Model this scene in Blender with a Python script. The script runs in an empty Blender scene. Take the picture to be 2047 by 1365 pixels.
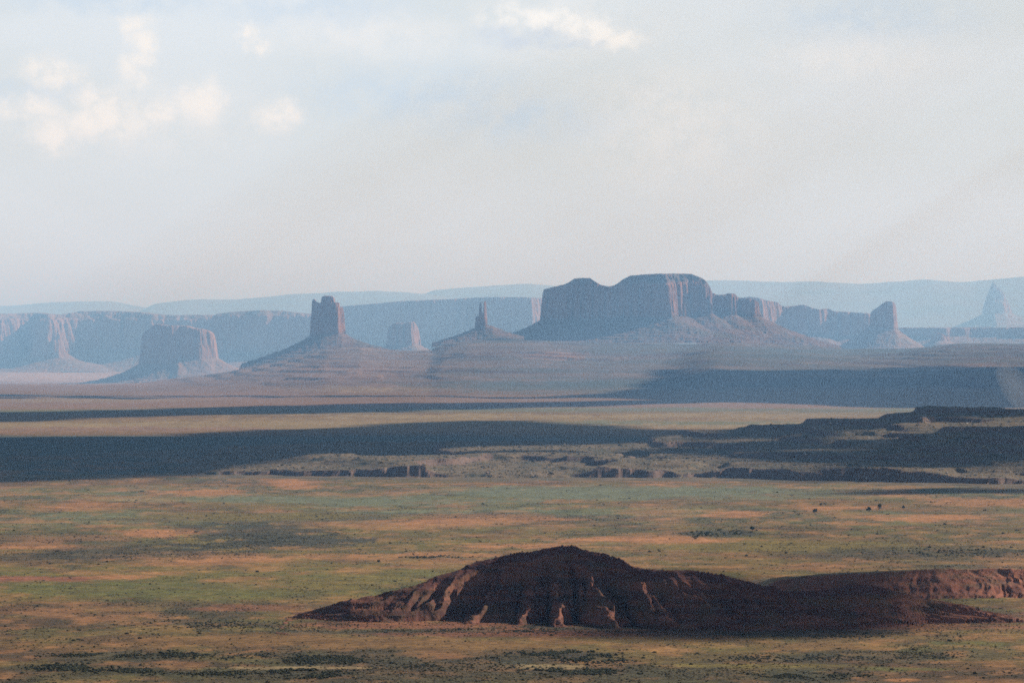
import bpy, math, random
import numpy as np

# ------------------------------------------------------------------ camera, world, sun, exposure
F = 10333.0            # focal length in units of a 2047-wide picture
YH = 650.0             # eye level row
H = 260.0              # metres of the viewpoint above the plain
CX = 1023.5
SUN_AZ, SUN_EL = math.radians(62), math.radians(28)     # to the right of the view axis and beyond
EXPOSURE = 0.6

sc = bpy.context.scene
COL = sc.collection
cam = bpy.data.cameras.new('camera')
cam.sensor_width = 36.0
cam.lens = 36.0 * F / 2047.0
cam.shift_y = -(682.5 - YH) / 2047.0
cam.clip_start = 1.0
cam.clip_end = 900000.0
cam_o = bpy.data.objects.new('camera', cam)
cam_o.location = (0, 0, H)
cam_o.rotation_euler = (math.radians(90), 0, 0)
COL.objects.link(cam_o)
sc.camera = cam_o

sc.view_settings.view_transform = 'Standard'
sc.view_settings.look = 'None'
sc.view_settings.exposure = EXPOSURE
sc.view_settings.gamma = 1.0
sc.view_settings.use_curve_mapping = False
sc.cycles.use_denoising = False      # a little grain, as in the photograph
sc.cycles.use_adaptive_sampling = False
sc.cycles.max_bounces = 2
sc.cycles.diffuse_bounces = 1
sc.cycles.volume_bounces = 0
sc.cycles.transparent_max_bounces = 8
sc.cycles.filter_width = 1.6

SUN_DIR = np.array([math.sin(SUN_AZ) * math.cos(SUN_EL), math.cos(SUN_AZ) * math.cos(SUN_EL), math.sin(SUN_EL)])
sl = bpy.data.lights.new('sun', 'SUN')
sl.energy = 5.0
sl.angle = math.radians(0.5)
sl.color = (1.0, 0.95, 0.89)
so = bpy.data.objects.new('sun', sl)
COL.objects.link(so)
from mathutils import Vector
so.rotation_euler = Vector((-SUN_DIR[0], -SUN_DIR[1], -SUN_DIR[2])).to_track_quat('-Z', 'Y').to_euler()
so.location = (3000, 3000, 6000)

SKY_STRENGTH = 0.05


def N(nt, kind, **kw):
    n = nt.nodes.new(kind)
    for k, v in kw.items():
        setattr(n, k, v)
    return n


def setin(nt, sock, v):
    if isinstance(v, bpy.types.NodeSocket):
        nt.links.new(v, sock)
    else:
        sock.default_value = v


def math_(nt, op, a, b=0.0, c=None, clamp=False):
    n = N(nt, 'ShaderNodeMath', operation=op, use_clamp=clamp)
    setin(nt, n.inputs[0], a)
    setin(nt, n.inputs[1], b)
    if c is not None:
        setin(nt, n.inputs[2], c)
    return n.outputs[0]


def mixc(nt, fac, a, b, blend='MIX'):
    n = N(nt, 'ShaderNodeMix', data_type='RGBA', blend_type=blend)
    setin(nt, n.inputs[0], fac)
    setin(nt, n.inputs[6], a if isinstance(a, bpy.types.NodeSocket) else (*a, 1.0))
    setin(nt, n.inputs[7], b if isinstance(b, bpy.types.NodeSocket) else (*b, 1.0))
    return n.outputs[2]


def noise_(nt, vec, scale, detail=4.0, rough=0.55, dist=0.0):
    n = N(nt, 'ShaderNodeTexNoise')
    setin(nt, n.inputs['Vector'], vec)
    n.inputs['Scale'].default_value = scale
    n.inputs['Detail'].default_value = detail
    n.inputs['Roughness'].default_value = rough
    n.inputs['Distortion'].default_value = dist
    return n.outputs['Fac']


def ramp_(nt, v, lo, hi, a=0.0, b=1.0):
    n = N(nt, 'ShaderNodeMapRange', interpolation_type='SMOOTHSTEP')
    setin(nt, n.inputs[0], v)
    n.inputs[1].default_value = lo
    n.inputs[2].default_value = hi
    n.inputs[3].default_value = a
    n.inputs[4].default_value = b
    return n.outputs[0]


def comb_(nt, x, y, z):
    n = N(nt, 'ShaderNodeCombineXYZ')
    setin(nt, n.inputs[0], x)
    setin(nt, n.inputs[1], y)
    setin(nt, n.inputs[2], z)
    return n.outputs[0]


def build_world():
    w = bpy.data.worlds.new('World')
    sc.world = w
    w.use_nodes = True
    w.cycles.sampling_method = 'NONE'
    nt = w.node_tree
    nt.nodes.clear()
    out = N(nt, 'ShaderNodeOutputWorld')
    bg = N(nt, 'ShaderNodeBackground')
    bg.inputs['Strength'].default_value = SKY_STRENGTH
    nt.links.new(bg.outputs[0], out.inputs[0])
    sky = N(nt, 'ShaderNodeTexSky', sky_type='NISHITA')
    sky.sun_disc = False
    sky.sun_elevation = SUN_EL
    sky.sun_rotation = SUN_AZ
    sky.altitude = 1800
    sky.air_density = 1.25
    sky.dust_density = 0.3
    sky.ozone_density = 1.0
    tc = N(nt, 'ShaderNodeTexCoord')
    sep = N(nt, 'ShaderNodeSeparateXYZ')
    nt.links.new(tc.outputs['Generated'], sep.inputs[0])
    az = math_(nt, 'ARCTAN2', sep.outputs[0], sep.outputs[1])
    el = math_(nt, 'ARCSINE', sep.outputs[2])
    U = math_(nt, 'MULTIPLY', az, F / 1000.0)      # thousandths of a picture unit: small numbers
    V = math_(nt, 'MULTIPLY', el, F / 1000.0)
    P = comb_(nt, U, V, 0.0)
    # billow: warp of the direction
    nz = N(nt, 'ShaderNodeTexNoise')
    nt.links.new(P, nz.inputs['Vector'])
    nz.inputs['Scale'].default_value = 17.0
    nz.inputs['Detail'].default_value = 6.0
    nz.inputs['Roughness'].default_value = 0.6
    sub = N(nt, 'ShaderNodeVectorMath', operation='SUBTRACT')
    nt.links.new(nz.outputs['Color'], sub.inputs[0])
    sub.inputs[1].default_value = (0.5, 0.5, 0.5)
    mad = N(nt, 'ShaderNodeVectorMath', operation='MULTIPLY_ADD')
    nt.links.new(sub.outputs[0], mad.inputs[0])
    mad.inputs[1].default_value = (0.085, 0.075, 0.0)
    nt.links.new(P, mad.inputs[2])
    W = mad.outputs[0]

    grain = ramp_(nt, noise_(nt, P, 19.0, 5.0, 0.62), 0.33, 0.60, 0.25, 1.0)

    def puff(px, py, rx, ry, lo=1.0, hi=0.45):
        m = N(nt, 'ShaderNodeMapping', vector_type='TEXTURE')
        nt.links.new(W, m.inputs[0])
        m.inputs['Location'].default_value = ((px - CX) / 1000.0, (YH - py) / 1000.0, 0)
        m.inputs['Scale'].default_value = (rx / 1000.0, ry / 1000.0, 1)
        ln = N(nt, 'ShaderNodeVectorMath', operation='LENGTH')
        nt.links.new(m.outputs[0], ln.inputs[0])
        return math_(nt, 'MULTIPLY', ramp_(nt, ln.outputs['Value'], lo, hi), grain)

    # thin veil over everything
    mp = N(nt, 'ShaderNodeMapping')
    nt.links.new(P, mp.inputs[0])
    mp.inputs['Scale'].default_value = (1.0, 2.6, 1.0)
    mp.inputs['Location'].default_value = (3.3, 1.7, 0.4)
    v1 = noise_(nt, mp.outputs[0], 1.5, 5.0, 0.5, 0.3)
    veil = ramp_(nt, v1, 0.25, 0.70, 0.72, 0.97)
    hor = ramp_(nt, V, 0.0, 0.35, 0.25, 0.0)
    veil = math_(nt, 'ADD', veil, hor, clamp=True)
    high = ramp_(nt, V, 0.66, 2.0, 1.0, 0.04)          # the white veil thins out with height above the horizon
    veil = math_(nt, 'MULTIPLY', veil, high)
    c = mixc(nt, veil, sky.outputs[0], (10.9, 12.0, 13.1))
    # deeper blue openings
    blue = None
    for a in ((230, 2, 300, 34), (640, 22, 260, 40), (820, 190, 300, 70), (1050, 240, 260, 60), (1750, 40, 260, 80), (60, 190, 200, 30)):
        p = puff(*a, 1.25, 0.0)
        blue = p if blue is None else math_(nt, 'MAXIMUM', blue, p)
    c = mixc(nt, math_(nt, 'MULTIPLY', blue, 0.75), c, (8.3, 10.2, 12.5))
    # broad soft white patches
    soft = None
    for a in ((740, 70, 260, 60), (1340, 250, 230, 160), (1700, 110, 220, 60), (260, 240, 330, 100), (1130, 60, 260, 80), (1080, 10, 200, 30)):
        p = puff(*a, 1.3, 0.0)
        soft = p if soft is None else math_(nt, 'MAXIMUM', soft, p)
    c = mixc(nt, math_(nt, 'MULTIPLY', soft, 0.55), c, (12.7, 12.9, 12.9))
    # small heaped clouds
    big = None
    for a in ((272, 55, 34, 30), (283, 85, 36, 40), (278, 135, 40, 38), (497, 75, 26, 34), (515, 98, 28, 20),
              (110, 150, 70, 40), (330, 225, 60, 30), (405, 205, 60, 46), (205, 200, 60, 34), (110, 275, 60, 40),
              (200, 245, 100, 46), (560, 230, 50, 36), (60, 215, 70, 30)):
        p = puff(*a, 1.35, 0.2)
        big = p if big is None else math_(nt, 'MAXIMUM', big, p)
    c = mixc(nt, math_(nt, 'MULTIPLY', big, 0.9), c, (13.9, 13.6, 13.0))
    lit = None
    for a in ((1010, 35, 60, 26), (1090, 42, 90, 24), (1180, 62, 70, 32), (1240, 80, 50, 24)):
        p = puff(*a, 1.3, 0.25)
        lit = p if lit is None else math_(nt, 'MAXIMUM', lit, p)
    c = mixc(nt, math_(nt, 'MULTIPLY', lit, 0.75), c, (14.6, 14.5, 14.0))
    sh = None
    for a in ((1060, 82, 120, 22), (990, 66, 46, 30), (1130, 90, 90, 14)):
        p = puff(*a, 1.2, 0.2)
        sh = p if sh is None else math_(nt, 'MAXIMUM', sh, p)
    c = mixc(nt, math_(nt, 'MULTIPLY', sh, 0.95), c, (9.2, 10.4, 12.0))
    nt.links.new(c, bg.inputs['Color'])


build_world()

# ------------------------------------------------------------------ numeric helpers
def hash2(ix, iy, seed):
    h = (ix.astype(np.int64) * 374761393 + iy.astype(np.int64) * 668265263 + seed * 1442695041) & 0xFFFFFFFF
    h = ((h ^ (h >> 13)) * 1274126177) & 0xFFFFFFFF
    h = ((h ^ (h >> 16)) * 2246822519) & 0xFFFFFFFF
    h = h ^ (h >> 15)
    return (h & 0xFFFFFF).astype(np.float64) / 0xFFFFFF


def vn(x, y, seed=0):
    """value noise, 0..1"""
    x = np.asarray(x, float); y = np.asarray(y, float)
    xi = np.floor(x); yi = np.floor(y)
    fx = x - xi; fy = y - yi
    fx = fx * fx * fx * (fx * (fx * 6 - 15) + 10)
    fy = fy * fy * fy * (fy * (fy * 6 - 15) + 10)
    a = hash2(xi, yi, seed); b = hash2(xi + 1, yi, seed)
    c = hash2(xi, yi + 1, seed); d = hash2(xi + 1, yi + 1, seed)
    return (a * (1 - fx) + b * fx) * (1 - fy) + (c * (1 - fx) + d * fx) * fy


def fbm(x, y, seed=0, octs=4, gain=0.5, lac=2.03):
    s = 0.0; amp = 1.0; tot = 0.0
    x = np.asarray(x, float); y = np.asarray(y, float)
    ca, sa = math.cos(0.6), math.sin(0.6)
    for o in range(octs):
        s = s + amp * vn(x, y, seed + 17 * o)
        tot += amp
        amp *= gain
        x, y = (x * ca - y * sa) * lac + 11.3, (x * sa + y * ca) * lac - 7.1
    return s / tot


def ridged(x, y, seed=0, octs=3):
    s = 0.0; amp = 1.0; tot = 0.0
    for o in range(octs):
        s = s + amp * (1 - np.abs(2 * vn(x, y, seed + 31 * o) - 1))
        tot += amp; amp *= 0.5
        x = x * 2.1 + 5.2; y = y * 2.1 - 3.3
    return s / tot


def sst(a, b, v):
    t = np.clip((v - a) / (b - a), 0, 1)
    return t * t * (3 - 2 * t)


def wx(px, D): return (px - CX) / F * D
def wz(py, D): return H - (py - YH) / F * D
def flatD(py): return H * F / (py - YH)
def proj(x, y, z): return CX + x / y * F, YH + (H - z) / y * F


def prof(pts, px):
    a = np.array(pts, float)
    return np.interp(px, a[:, 0], a[:, 1])


# ------------------------------------------------------------------ the lie of the land
PLAT = [(-400, 0), (120, 0), (215, -2), (300, 8), (440, 50), (540, 98), (600, 134), (650, 164), (720, 168), (750, 158), (800, 152), (860, 156), (885, 182), (930, 196), (1000, 198), (1060, 196),
        (1250, 192), (1480, 190), (1610, 174), (1700, 158), (1800, 163), (1900, 186), (2060, 188), (2500, 190)]


K = 1.8      # the monuments stand this much farther than the plain's own slope would put them


def near_y(y):
    return np.interp(y, [-9000, 15000, 24000 * K, 240000 * K], [-9000, 15000, 24000, 240000])


def ground_z(x, y):
    o = near_y(y)
    r = np.where(np.abs(y) > 1, y / np.where(np.abs(o) > 1, o, 1), 1.0)
    return H - (H - rise_z(x / r, o)) * r


def rise_z(x, y):
    px = CX + x / y * F
    # platform on which the monuments stand
    P = prof(PLAT, px + 40 * (fbm(x / 900, y / 900, 3, 3) - 0.5))
    t = (y - 17600 - 500 * (fbm(x / 1500, y / 1500, 5, 3) - 0.5)) / 6400
    rise = sst(0, 1, t) * 0.7 + 0.3 * np.clip(t, 0, 1)
    back = 1 - sst(24600, 28500, y)
    z = P * rise * back
    # bedded steps on the rise
    st = 17.0
    q = z / st + 1.3 * (fbm(x / 330, y / 420, 9, 5) - 0.5)
    k = np.floor(q); f = q - k
    fs = np.where(f < 0.09, f / 0.09 * 0.78, 0.78 + 0.22 * (f - 0.09) / 0.91)
    zt = (k + fs) * st - 1.3 * st * (fbm(x / 330, y / 420, 9, 5) - 0.5)
    wgt = sst(6, 30, z) * sst(17500, 19000, y) * (.35 + .5 * sst(.4, .6, fbm(x / 600, y / 800, 19, 3)))
    z = z * (1 - wgt) + zt * wgt
    # dark low bench in front, right half
    b = sst(1330, 1430, px + 60 * (fbm(x / 300, y / 300, 12, 3) - .5)) * sst(18900, 19250, y + 300 * (fbm(x / 500, y / 800, 14, 3) - .5)) * (1 - sst(20600, 23000, y))
    z = z + b * 34
    # the valley falls away behind
    z = z - 105 * sst(22600, 27500, y) * (1 - 0.0 * px)
    # general undulation
    amp = 2.2 + 5.0 * sst(9000, 17000, y)
    z = z + amp * (fbm(x / 420, y / 620, 21, 4) - 0.5) * 2 * sst(2500, 4500, y)
    z = z + 1.3 * (fbm(x / 60, y / 90, 25, 3) - 0.5) * (1 - sst(9000, 14000, y))
    return z


# ------------------------------------------------------------------ materials
def new_mat(name, rough=0.95):
    m = bpy.data.materials.new(name)
    m.use_nodes = True
    nt = m.node_tree
    b = nt.nodes['Principled BSDF']
    b.inputs['Roughness'].default_value = rough
    b.inputs['Specular IOR Level'].default_value = 0.1
    g = N(nt, 'ShaderNodeNewGeometry')
    return m, nt, b, g.outputs['Position']


def scale_vec(nt, pos, s):
    mp = N(nt, 'ShaderNodeMapping')
    nt.links.new(pos, mp.inputs[0])
    mp.inputs['Scale'].default_value = s
    return mp.outputs[0]


def rock_mat(name, a, b, c, strata=0.035, streak=0.02, big=0.004, bump=0.0):
    """bedded sandstone: colour bands by height, vertical desert-varnish streaks, broad blotches"""
    m, nt, bs, pos = new_mat(name)
    s1 = noise_(nt, scale_vec(nt, pos, (strata * 0.05, strata * 0.05, strata)), 1.0, 4.0, 0.6)
    s2 = noise_(nt, scale_vec(nt, pos, (streak, streak, streak * 0.08)), 1.0, 4.0, 0.6)
    s3 = noise_(nt, pos, big, 4.0, 0.55)
    col = mixc(nt, ramp_(nt, s1, 0.35, 0.65), a, b)
    col = mixc(nt, ramp_(nt, s2, 0.5, 0.72, 0.0, 0.6), col, c)
    col = mixc(nt, ramp_(nt, s3, 0.35, 0.7, 0.0, 0.5), col, b)
    nt.links.new(col, bs.inputs['Base Color'])
    return m


def slope_mat(name, rock, scree, green, scale=0.02, strata=0.06, gfac=0.8):
    """talus: loose debris with bedding lines and scrub growing in patches"""
    m, nt, bs, pos = new_mat(name)
    s1 = noise_(nt, scale_vec(nt, pos, (strata * 0.06, strata * 0.06, strata)), 1.0, 4.0, 0.6)
    s2 = noise_(nt, pos, scale, 5.0, 0.6)
    s3 = noise_(nt, pos, scale * 6.0, 4.0, 0.65)
    col = mixc(nt, ramp_(nt, s1, 0.4, 0.62), rock, scree)
    col = mixc(nt, ramp_(nt, s2, 0.46, 0.66, 0.0, gfac), col, green)
    col = mixc(nt, ramp_(nt, s3, 0.45, 0.75, 0.0, 0.5), col, green)
    nt.links.new(col, bs.inputs['Base Color'])
    return m


M = {}
M['cliff'] = rock_mat('red_sandstone', (0.26, 0.13, 0.085), (0.19, 0.092, 0.062), (0.115, 0.06, 0.044), 0.02, 0.012, 0.003)
M['talus'] = slope_mat('talus_debris', (0.115, 0.066, 0.048), (0.155, 0.09, 0.064), (0.08, 0.07, 0.046), 0.004, 0.02, 0.8)
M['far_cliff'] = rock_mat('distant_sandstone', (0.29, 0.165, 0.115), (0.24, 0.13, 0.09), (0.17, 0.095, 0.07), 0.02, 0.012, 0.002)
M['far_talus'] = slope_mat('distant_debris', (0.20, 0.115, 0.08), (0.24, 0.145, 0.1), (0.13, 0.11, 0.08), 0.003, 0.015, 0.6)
M['hill'] = slope_mat('red_shale', (0.085, 0.034, 0.024), (0.195, 0.076, 0.046), (0.085, 0.060, 0.030), 0.03, 0.20, 0.6)
M['hillcap'] = rock_mat('dark_red_mudstone', (0.12, 0.045, 0.032), (0.085, 0.036, 0.028), (0.07, 0.04, 0.03), 0.25, 0.12, 0.03)
M['ledge'] = rock_mat('ledge_limestone', (0.15, 0.095, 0.065), (0.11, 0.07, 0.05), (0.06, 0.045, 0.036), 0.22, 0.08, 0.02)
M['bench'] = slope_mat('ledge_bench_soil', (0.17, 0.115, 0.062), (0.12, 0.088, 0.048), (0.056, 0.056, 0.032), 0.02, 0.2, 0.8)
M['ridge'] = slope_mat('far_forest_ridge', (0.2, 0.17, 0.13), (0.17, 0.15, 0.11), (0.10, 0.11, 0.08), 0.0008, 0.004, 0.6)


# ------------------------------------------------------------------ object helpers
def props(o, label=None, cat=None, group=None, kind=None):
    if label: o['label'] = label
    if cat: o['category'] = cat
    if group: o['group'] = group
    if kind: o['kind'] = kind
    return o


def empty(name, loc, label, cat, group=None):
    o = bpy.data.objects.new(name, None)
    o.empty_display_size = 10
    o.location = loc
    COL.objects.link(o)
    return props(o, label, cat, group)


def mesh_obj(name, V, faces, mat, parent=None, smooth=False, colors=None):
    """V (n,3) world coordinates, faces (m,3|4); vertices are stored relative to the parent"""
    V = np.asarray(V, np.float64)
    faces = np.asarray(faces, np.int64)
    loc = np.array(parent.location) if parent is not None else np.zeros(3)
    me = bpy.data.meshes.new(name)
    n, k = faces.shape
    me.vertices.add(len(V))
    me.vertices.foreach_set('co', (V - loc).astype(np.float32).ravel())
    me.loops.add(n * k)
    me.loops.foreach_set('vertex_index', faces.astype(np.int32).ravel())
    me.polygons.add(n)
    me.polygons.foreach_set('loop_start', np.arange(0, n * k, k, dtype=np.int32))
    me.polygons.foreach_set('loop_total', np.full(n, k, dtype=np.int32))
    me.polygons.foreach_set('use_smooth', np.full(n, smooth, dtype=bool))
    me.update(calc_edges=True)
    if colors is not None:
        at = me.color_attributes.new('tint', 'FLOAT_COLOR', 'POINT')
        c4 = np.ones((len(V), 4), np.float32)
        c4[:, :3] = colors
        at.data.foreach_set('color', c4.ravel())
    me.materials.append(mat)
    o = bpy.data.objects.new(name, me)
    if parent is not None:
        o.parent = parent
    COL.objects.link(o)
    return o


def grid_faces(nr, nc):
    i = np.arange(nr * nc).reshape(nr, nc)
    return np.stack([i[:-1, :-1], i[:-1, 1:], i[1:, 1:], i[1:, :-1]], -1).reshape(-1, 4)


def face_mean(A):
    return (A[:-1, :-1] + A[:-1, 1:] + A[1:, 1:] + A[1:, :-1]).ravel() / 4


def split_grid(X, Y, Z, masks, parent, colors=None, smooth=False):
    """masks: list of (part name, face mask, material): one mesh each"""
    Fc = grid_faces(*X.shape)
    V = np.stack([X.ravel(), Y.ravel(), Z.ravel()], -1)
    out = []
    for name, fm, mat in masks:
        fs = Fc[fm]
        if len(fs) == 0:
            continue
        used = np.unique(fs)
        remap = np.full(len(V), -1, np.int64)
        remap[used] = np.arange(len(used))
        out.append(mesh_obj(name, V[used], remap[fs], mat, parent, smooth,
                            None if colors is None else colors.reshape(-1, 3)[used]))
    return out


def poly_sdf(X, Y, poly):
    """signed distance, negative inside"""
    P = np.array(poly, float)
    d = np.full(X.shape, 1e18)
    inside = np.zeros(X.shape, bool)
    n = len(P)
    for i in range(n):
        ax, ay = P[i]; bx, by = P[(i + 1) % n]
        ex, ey = bx - ax, by - ay
        w0, w1 = X - ax, Y - ay
        t = np.clip((w0 * ex + w1 * ey) / (ex * ex + ey * ey + 1e-9), 0, 1)
        d = np.minimum(d, (w0 - ex * t) ** 2 + (w1 - ey * t) ** 2)
        c = ((ay > Y) != (by > Y)) & (X < (bx - ax) * (Y - ay) / (by - ay + 1e-12) + ax)
        inside ^= c
    d = np.sqrt(d)
    return np.where(inside, -d, d)


def landform(name, label, cat, D, plan, top, base_y, res, margin=(300, 300, 250, 250), foot=None, edge_y=None,
             flute=(34, 11), big=(130, 22), cliff_w=0.16, talus=0.62, mats=('cliff', 'talus'), seed=1,
             extra=None, gully=1.0, depth_res=None, upper=0.85, group=None, grow=0.0):
    """a butte or mesa: plan outline (column, metres behind D), skyline (column,row), row of the cliff foot.
    cliff walls are fluted by displacing the outline; debris apron below."""
    D, res = D * K, res * K
    margin = [m * K for m in margin]
    flute = (flute[0] * K, flute[1] * K); big = (big[0] * K, big[1] * K)
    P = [(wx(p, D), D + o * K) for p, o in plan]
    xs = [p[0] for p in P]; ys = [p[1] for p in P]
    x0, x1 = min(xs) - margin[0], max(xs) + margin[1]
    y0, y1 = min(ys) - margin[2], max(ys) + margin[3]
    X, Y = np.meshgrid(np.arange(x0, x1, res), np.arange(y0, y1, depth_res or res))
    d = poly_sdf(X, Y, P)
    if extra is not None:
        for e in extra:
            d = np.minimum(d, poly_sdf(X, Y, [(wx(p, D), D + o * K) for p, o in e]))
    d = d - grow * K
    dn = d + big[1] * 2 * (fbm(X / big[0], Y / big[0], seed, 3) - 0.5)
    rg = ridged(X / flute[0], Y / flute[0], seed + 5, 3)
    dn = dn + flute[1] * 2.4 * (rg ** 2.2 - 0.33)
    pxx = CX + X / D * F
    T = wz(prof(top, pxx), D) + 2.5 * (fbm(X / 40, Y / 40, seed + 8, 3) - 0.5) * 2 * K
    if isinstance(base_y, (int, float)):
        B = wz(base_y, D)
    else:
        B = wz(prof(base_y, pxx), D)
    B = B + 10 * (fbm(X / 90, Y / 90, seed + 11, 2) - 0.5)
    if edge_y is not None:
        E = wz(edge_y if isinstance(edge_y, (int, float)) else prof(edge_y, pxx), D)
        T = np.minimum(T, np.maximum(E, B + 5) + np.maximum(-dn, 0) * upper)
    T = np.maximum(T, B + 2)
    w = cliff_w * (T - B) + 1.0
    t = np.clip(dn / w, 0, 1)
    # ledges within the cliff
    tl = t + 0.05 * np.sin(t * 14 + 4 * fbm(X / 60, Y / 60, seed + 3, 2)) * (t > 0) * (t < 1)
    zc = T + (B - T) * np.clip(tl, 0, 1)
    dt = np.maximum(dn - w, 0)
    ds = np.maximum(d - w, 0)
    dm = dt * 0.25 + ds * 0.75
    gz = ground_z(X, Y)
    Ht = np.maximum(B - gz, 30)
    drop = Ht * 1.25 * (1 - np.exp(-dm * talus / (Ht * 1.25)))
    gl = gully * (ridged(X / 60, Y / 60, seed + 21, 3) - 0.5) * np.minimum(dm * 0.14, 12)
    zt = B - drop + gl
    st = 24.0
    q = zt / st + 0.3 * (fbm(X / 80, Y / 80, seed + 30, 3) - .5)
    k = np.floor(q); f = q - k
    zs = (k + np.where(f < .18, f / .18 * .6, .6 + .4 * (f - .18) / .82)) * st
    wz_ = .2 + .5 * sst(.4, .6, fbm(X / 300, Y / 300, seed + 33, 3))
    zt = zt * (1 - wz_) + zs * wz_
    Z = np.where(dn > w, zt, zc)
    cx, cy = sum(xs) / len(xs), sum(ys) / len(ys)
    cz = float(ground_z(np.array([cx]), np.array([cy]))[0])
    root = empty(name, (cx, cy, cz), label, cat, group)
    keep = face_mean(Z - gz) > -6
    dw = face_mean(dn - w)
    tm = face_mean(dn)
    slope = (dw <= 0)
    parts = [('cliff', keep & slope & (tm > -2 * res), M[mats[0]]),
             ('summit', keep & slope & (tm <= -2 * res), M[mats[1]] if edge_y is not None else M[mats[0]]),
             ('talus_slope', keep & ~slope, M[mats[1]])]
    split_grid(X, Y, Z, parts, root)
    return root



# ------------------------------------------------------------------ ground sheet
PALE = (0.132, 0.140, 0.072); YEL = (0.152, 0.113, 0.025); SAND = (0.350, 0.155, 0.056); BROWN = (0.118, 0.060, 0.024)
SCRUB = (0.048, 0.046, 0.024); RED = (0.225, 0.080, 0.038); TAN = (0.172, 0.092, 0.030); PINK = (0.225, 0.128, 0.078)
DKBR = (0.092, 0.054, 0.024); ROSE = (0.40, 0.26, 0.20); DUSK = (0.042, 0.072, 0.054); GREEN = (0.108, 0.104, 0.024); PLATC = (0.165, 0.102, 0.068); STRAW = (0.270, 0.190, 0.085)  # DUSK: plain soil darkened and blued to deepen the cloud shadow band
# (row, soil of the open plain) from far to near; the DUSK rows paint in cloud shade
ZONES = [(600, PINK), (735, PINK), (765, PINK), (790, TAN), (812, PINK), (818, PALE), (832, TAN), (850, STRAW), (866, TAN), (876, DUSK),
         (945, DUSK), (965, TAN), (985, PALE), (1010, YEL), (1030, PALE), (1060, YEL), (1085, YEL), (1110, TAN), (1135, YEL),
         (1165, GREEN), (1190, YEL), (1215, BROWN), (1240, BROWN), (1265, TAN), (1288, TAN), (1306, DKBR), (1330, BROWN), (1350, DKBR), (1420, BROWN), (1500, BROWN)]
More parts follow.
